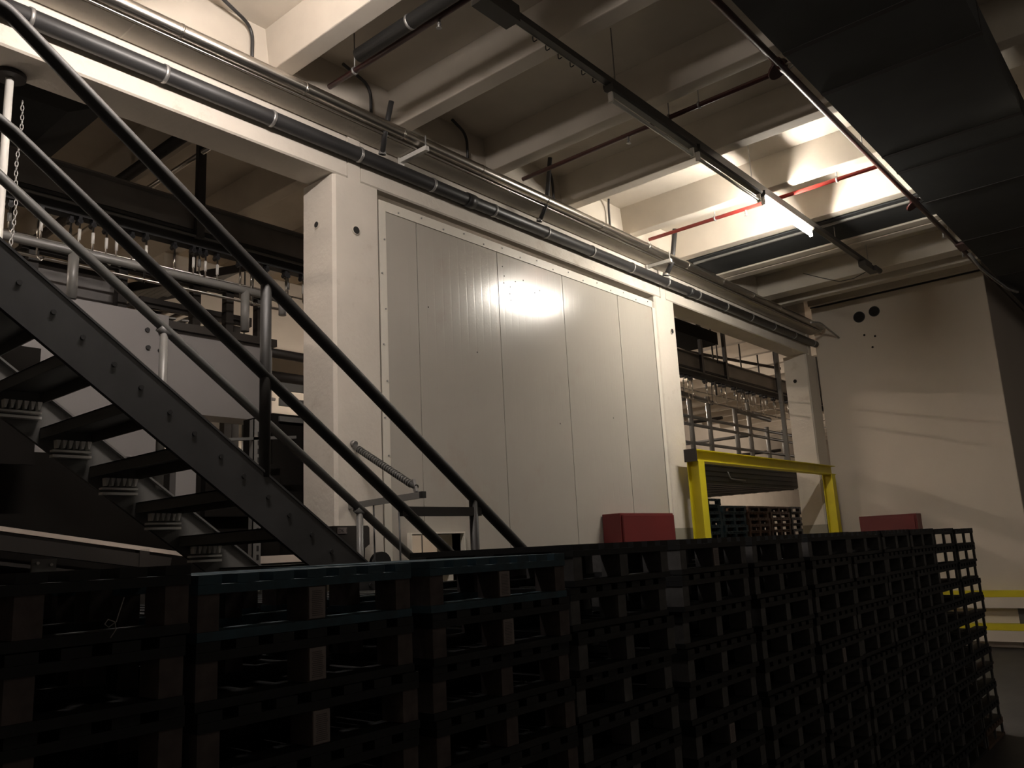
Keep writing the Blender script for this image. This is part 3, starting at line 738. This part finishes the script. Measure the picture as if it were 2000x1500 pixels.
# platform above the yellow frame
t = thing('pipe_platform', 'grey pipe framework with posts and rails above the yellow frame', 'frame', (15, 7, 3.3))
def seg(nm, a, b, r, mm=M_GREYR): MB().tube([a, b], r, 12).build(nm, mm, t, smooth=True)
for x, z0, z1 in ((13.3, 3.0, 4.25), (14.02, 3.0, 4.32), (15.14, 3.0, 4.2), (15.77, 3.0, 4.45), (16.6, 3.0, 3.95), (17.43, 3.0, 3.95)):
    seg('post', (x, 7, z0), (x, 7, z1), .045)
seg('rail', (12.6, 7, 4.30), (14.2, 7, 4.22), .045)
seg('rail', (12.6, 7, 3.88), (18.6, 7, 3.86), .03); seg('rail', (12.6, 7, 3.74), (18.6, 7, 3.70), .03)
seg('rail', (12.6, 7, 3.40), (18.6, 7, 3.40), .03)
seg('rail', (15.14, 7, 4.18), (16.8, 7, 4.12), .05)
MB().box(12.5, 18.8, 6.9, 8.2, 2.90, 3.0).build('deck', M_GREYP, t)
for x in (12.7, 18.5): MB().box(x, x+.1, 7.0, 7.1, 0, 2.9).build('leg', M_GREYP, t)
for k, (y, z) in enumerate(((8.6, 4.35), (9.2, 4.1), (9.8, 3.85), (8.9, 3.6))):
    o = MB().tube([(12, y, z), (12+.01, 7.4, z)], .03, 10).tube([(14+k*1.4, y+2.2, z), (14+k*1.4, 7.4, z)], .035, 10).build('cross_pipe', M_BROWN if k % 2 else M_GREYP, smooth=True)
    tag(o, ('brown cross pipe high in the rear hall above the yellow frame', 'grey cross pipe below the highest one in the rear hall', 'brown cross pipe half-way up behind the pipe platform', 'grey cross pipe lowest behind the pipe platform')[k] if 0 else
        ('grey cross pipes, highest pair behind the pipe platform', 'brown cross pipes, second pair behind the pipe platform', 'grey cross pipes, third pair behind the pipe platform', 'brown cross pipes, lowest pair behind the pipe platform')[k], 'pipe')
t = thing('dark_header_box', 'black box hanging under the rear ceiling beside the second column', 'box', (12, 6.2, 4.8))
MB().box(10.9, 12.72, 6.05, 6.6, 4.93, 5.14).build('body', M_DARKM, t)
MB().tube([(12.66, 6.06, 4.6), (12.66, 6.06, 4.93)], .012, 8).tube([(11.3, 6.3, 4.67), (11.3, 6.3, 4.95)], .05, 12).build('hanger', M_BLACKP, t)
for x, y, lab in ((13.40, 6.5, 'thin threaded rod nearest the black header box'), (14.55, 6.5, 'thin threaded rod in the middle of the right opening'), (15.35, 6.5, 'thin threaded rod nearest the third column')):
    o = MB().tube([(x, y, 4.2), (x, y, 5.56)], .016, 8).build('threaded_rod', M_BLACKP, smooth=True); tag(o, lab, 'rod')
o = MB().bar((12.2, 7.2, 5.1), (16.2, 6.4, 5.05), .03, .05).build('cable_rail', M_BROWN); tag(o, 'brown rail running level above the conveyor in the right opening', 'rail')
o.location = o.location

# ================================================================== PALLETS
PITCH, PW, PD, YP = .1405, .61, .80, 1.66
def pallet_parts(thin=False):
    """half pallet, origin at its lower front left corner; returns list of (name, MB, material)"""
    deck = MB()
    for k in range(7): deck.box(.0+k*.0925, .055+k*.0925, 0, PD, .1185, .1385)
    for y0 in (0, .355, .71): deck.box(0, PW, y0, y0+.09, .0985, .118)
    base = MB()
    for y0 in (0, .355, .71): base.box(0, PW, y0, y0+.09, .001, .0205)
    blocks = []
    for xx in (0, .278, .556):
        for yy in (0, .355, .71):
            if thin: blocks.append(MB().box(xx+(.0 if xx < .1 else .02), xx+(.03 if xx < .1 else .05), yy+.004, yy+.020, .0208, .0983))
            else: blocks.append(MB().box(xx+.002, xx+.052, yy+.004, yy+.086, .0208, .0983))
    return deck, base, blocks
def label_sheet(parent, x):
    MB().box(x+.004, x+.050, -.0012, .003, .024, .094).build('paper_label', M_PAPER, parent)
    pr = MB()
    for j in range(14):
        a = .010+.003*random.random(); b = .044-.006*random.random()
        pr.box(x+a, x+b, -.0018, -.0013, .030+.0043*j, .0315+.0043*j)
    pr.build('printed_lines', M_PRINT, parent.children[-1])
def make_pallet(board_m, block_m, detail, thin=False):
    deck, base, blocks = pallet_parts(thin)
    if detail:
        t = bpy.data.objects.new('pallet', None); C.objects.link(t)
        deck.build('deck', board_m, t); base.build('bottom_boards', board_m, t)
        for b in blocks: b.build('block', block_m, t)
        return t
    mb = MB()
    mb.v += deck.v; mb.f += deck.f; mb.mi += [0]*len(deck.f)
    for src, mi in [(base, 0)]+[(b, 1) for b in blocks]:
        n = len(mb.v); mb.v += src.v; mb.f += [tuple(i+n for i in q) for q in src.f]; mb.mi += [mi]*len(src.f)
    return mb.build('pallet', [board_m, block_m])
protos = {}
def get_proto(board, block, detail, key):
    if key not in protos:
        p = make_pallet(board, block, detail, 't' in key); protos[key] = p; return p, True
    return protos[key], False
ordn = ['topmost', 'second from top', 'third from top', 'fourth from top', 'fifth from top', 'sixth from top', 'seventh from top',
        'eighth from top', 'ninth from top', 'tenth from top', 'eleventh from top', 'twelfth from top', 'bottom layer']
stn = ['nearest', 'second', 'third', 'fourth', 'fifth', 'sixth', 'seventh', 'eighth', 'ninth', 'tenth', 'eleventh', 'last']
used = {}
def put(key, board, block, detail, x, y, z, rot, label, group, labels=None):
    p, first = get_proto(board, block, detail, key)
    if first:
        o = p
    else:
        o = dup_tree(p)
    o.location = (x, y, z); o.rotation_euler = (0, 0, rot)
    tag(o, label, 'pallet', group)
    return o
def dup_tree(p):
    r = p.copy(); C.objects.link(r)
    for ch in [c for c in p.children if not c.name.startswith('paper_label')]:
        c = ch.copy(); C.objects.link(c); c.parent = r
    return r
front = [.285, .915, 1.59, 2.235, 2.96, 3.635, 4.31, 4.945, 5.56, 6.175, 6.79, 7.405]
tops = [1.684, 1.660, 1.662, 1.688, 1.688, 1.686, 1.686, 1.684, 1.684, 1.682, 1.676, 1.668]
for si, (x, top) in enumerate(zip(front, tops)):
    for L in range(12):
        z = (top-.1385)/11*(11-L)
        dx = random.uniform(-.012, .012); dy = random.uniform(-.008, .012)
        detail = si < 5
        blue = (si == 1 or si == 2) and L == 0
        key = ('b' if blue else 'd') + ('1' if detail else '0')
        col = 'blue' if blue else 'dark'
        lab = '%s half pallet, %s in the %s front stack' % (col, ordn[L], stn[si])
        if L == 11 and si == 11: lab = 'raw wooden half pallet at the bottom of the last front stack'; key = 'w0'
        bm_ = M_PBLUE if blue else (M_WOOD if key == 'w0' else M_PDARK)
        kb = M_PBLOCK if si < 3 else M_PBLOCKD
        key += 'n' if si < 3 else ('t' if si > 9 else 'f')
        o = put(key, bm_, kb, detail, x+dx, YP+dy+.008*si*0, max(z, 0.0), random.uniform(-.012, .012), lab, 'front row of stacked half pallets')
        if (si == 1 and L < 6) or (si == 2 and L in (1, 0, 4)) or (si == 4 and L in (0, 5)) or (si == 6 and L in (4, 8)):
            label_sheet2 = True
            x_ = .278
            lb = MB().box(x_+.004, x_+.050, -.0012, .003, .024, .096).build('paper_label', M_PAPER)
            lb.parent = o; lb.location = (0, 0, 0)
            pr = MB()
            for j in range(14):
                a = .010+.003*random.random(); b = .044-.006*random.random()
                pr.box(x_+a, x_+b, -.0018, -.0013, .030+.0043*j, .0315+.0043*j)
            pq = pr.build('printed_lines', M_PRINT); pq.parent = lb
# second row, standing behind
row2 = [.30, .98, 1.68, 3.50, 4.20, 4.90, 5.60, 6.25]
for si, x in enumerate(row2):
    nL = 11 if si < 3 else 12
    for L in range(nL):
        z = (nL-1-L)*PITCH
        o = put('d0r', M_PDARK, M_PBLOCKD, False, x+random.uniform(-.015, .015), 2.50+random.uniform(-.01, .01), z, random.uniform(-.012, .012),
                'dark half pallet, %s in the %s stack of the second row' % (ordn[L], stn[si]), 'second row of stacked half pallets')

# stacks seen through the yellow frame
for si, (x, top, bm_, cl) in enumerate(((15.6, 11, M_PBLUE, 'blue'), (16.85, 10, M_PBLUE, 'dark blue'), (18.1, 10, M_WOOD, 'brown'), (19.35, 10, M_WOOD, 'brown'), (20.6, 10, M_PBLOCKD, 'grey'))):
    for L in range(top):
        z = .96+.1445*(top-1-L)
        key = 'r%d' % si
        if key not in protos:
            mb = MB()
            for k in range(7): mb.box(0+k*.17, .14+k*.17, 0, 1.1, .122, .144)
            for y0 in (0, .5, 1.0): mb.box(0, 1.16, y0, y0+.1, .10, .122).box(0, 1.16, y0, y0+.1, .0, .022)
            for xx in (0, .53, 1.06):
                for yy in (0, .5, 1.0): mb.box(xx+.002, xx+.1, yy+.003, yy+.098, .022, .10)
            o = mb.build('wide_pallet', bm_); protos[key] = o
        else:
            o = protos[key].copy(); C.objects.link(o)
        o.location = (x+random.uniform(-.02, .02), 8.3+random.uniform(-.02, .02), z)
        tag(o, '%s wide pallet, %s in the %s' % (cl, ordn[L], ('leftmost stack behind the yellow frame', 'second stack behind the yellow frame', 'middle stack behind the yellow frame', 'fourth stack behind the yellow frame', 'rightmost stack behind the yellow frame')[si]), 'pallet', 'stacked pallets behind the yellow frame')
    # plinth the stack stands on
o = MB().box(15.4, 22.2, 8.1, 9.5, 0, .96).build('loading_plinth', M_CONC); tag(o, 'low concrete plinth carrying the rear pallet stacks', 'plinth')

o = MB().tube([(.755, 1.64, 1.628), (.742, 1.63, 1.60), (.738, 1.63, 1.585), (.726, 1.635, 1.575), (.716, 1.63, 1.582), (.722, 1.63, 1.590), (.735, 1.63, 1.584), (.74, 1.635, 1.57), (.728, 1.63, 1.556)], .0011, 8).build('cable_tie', M_GREYL, smooth=True)
tag(o, 'thin pale cable tie dangling in the nearest pallet stack', 'tie')
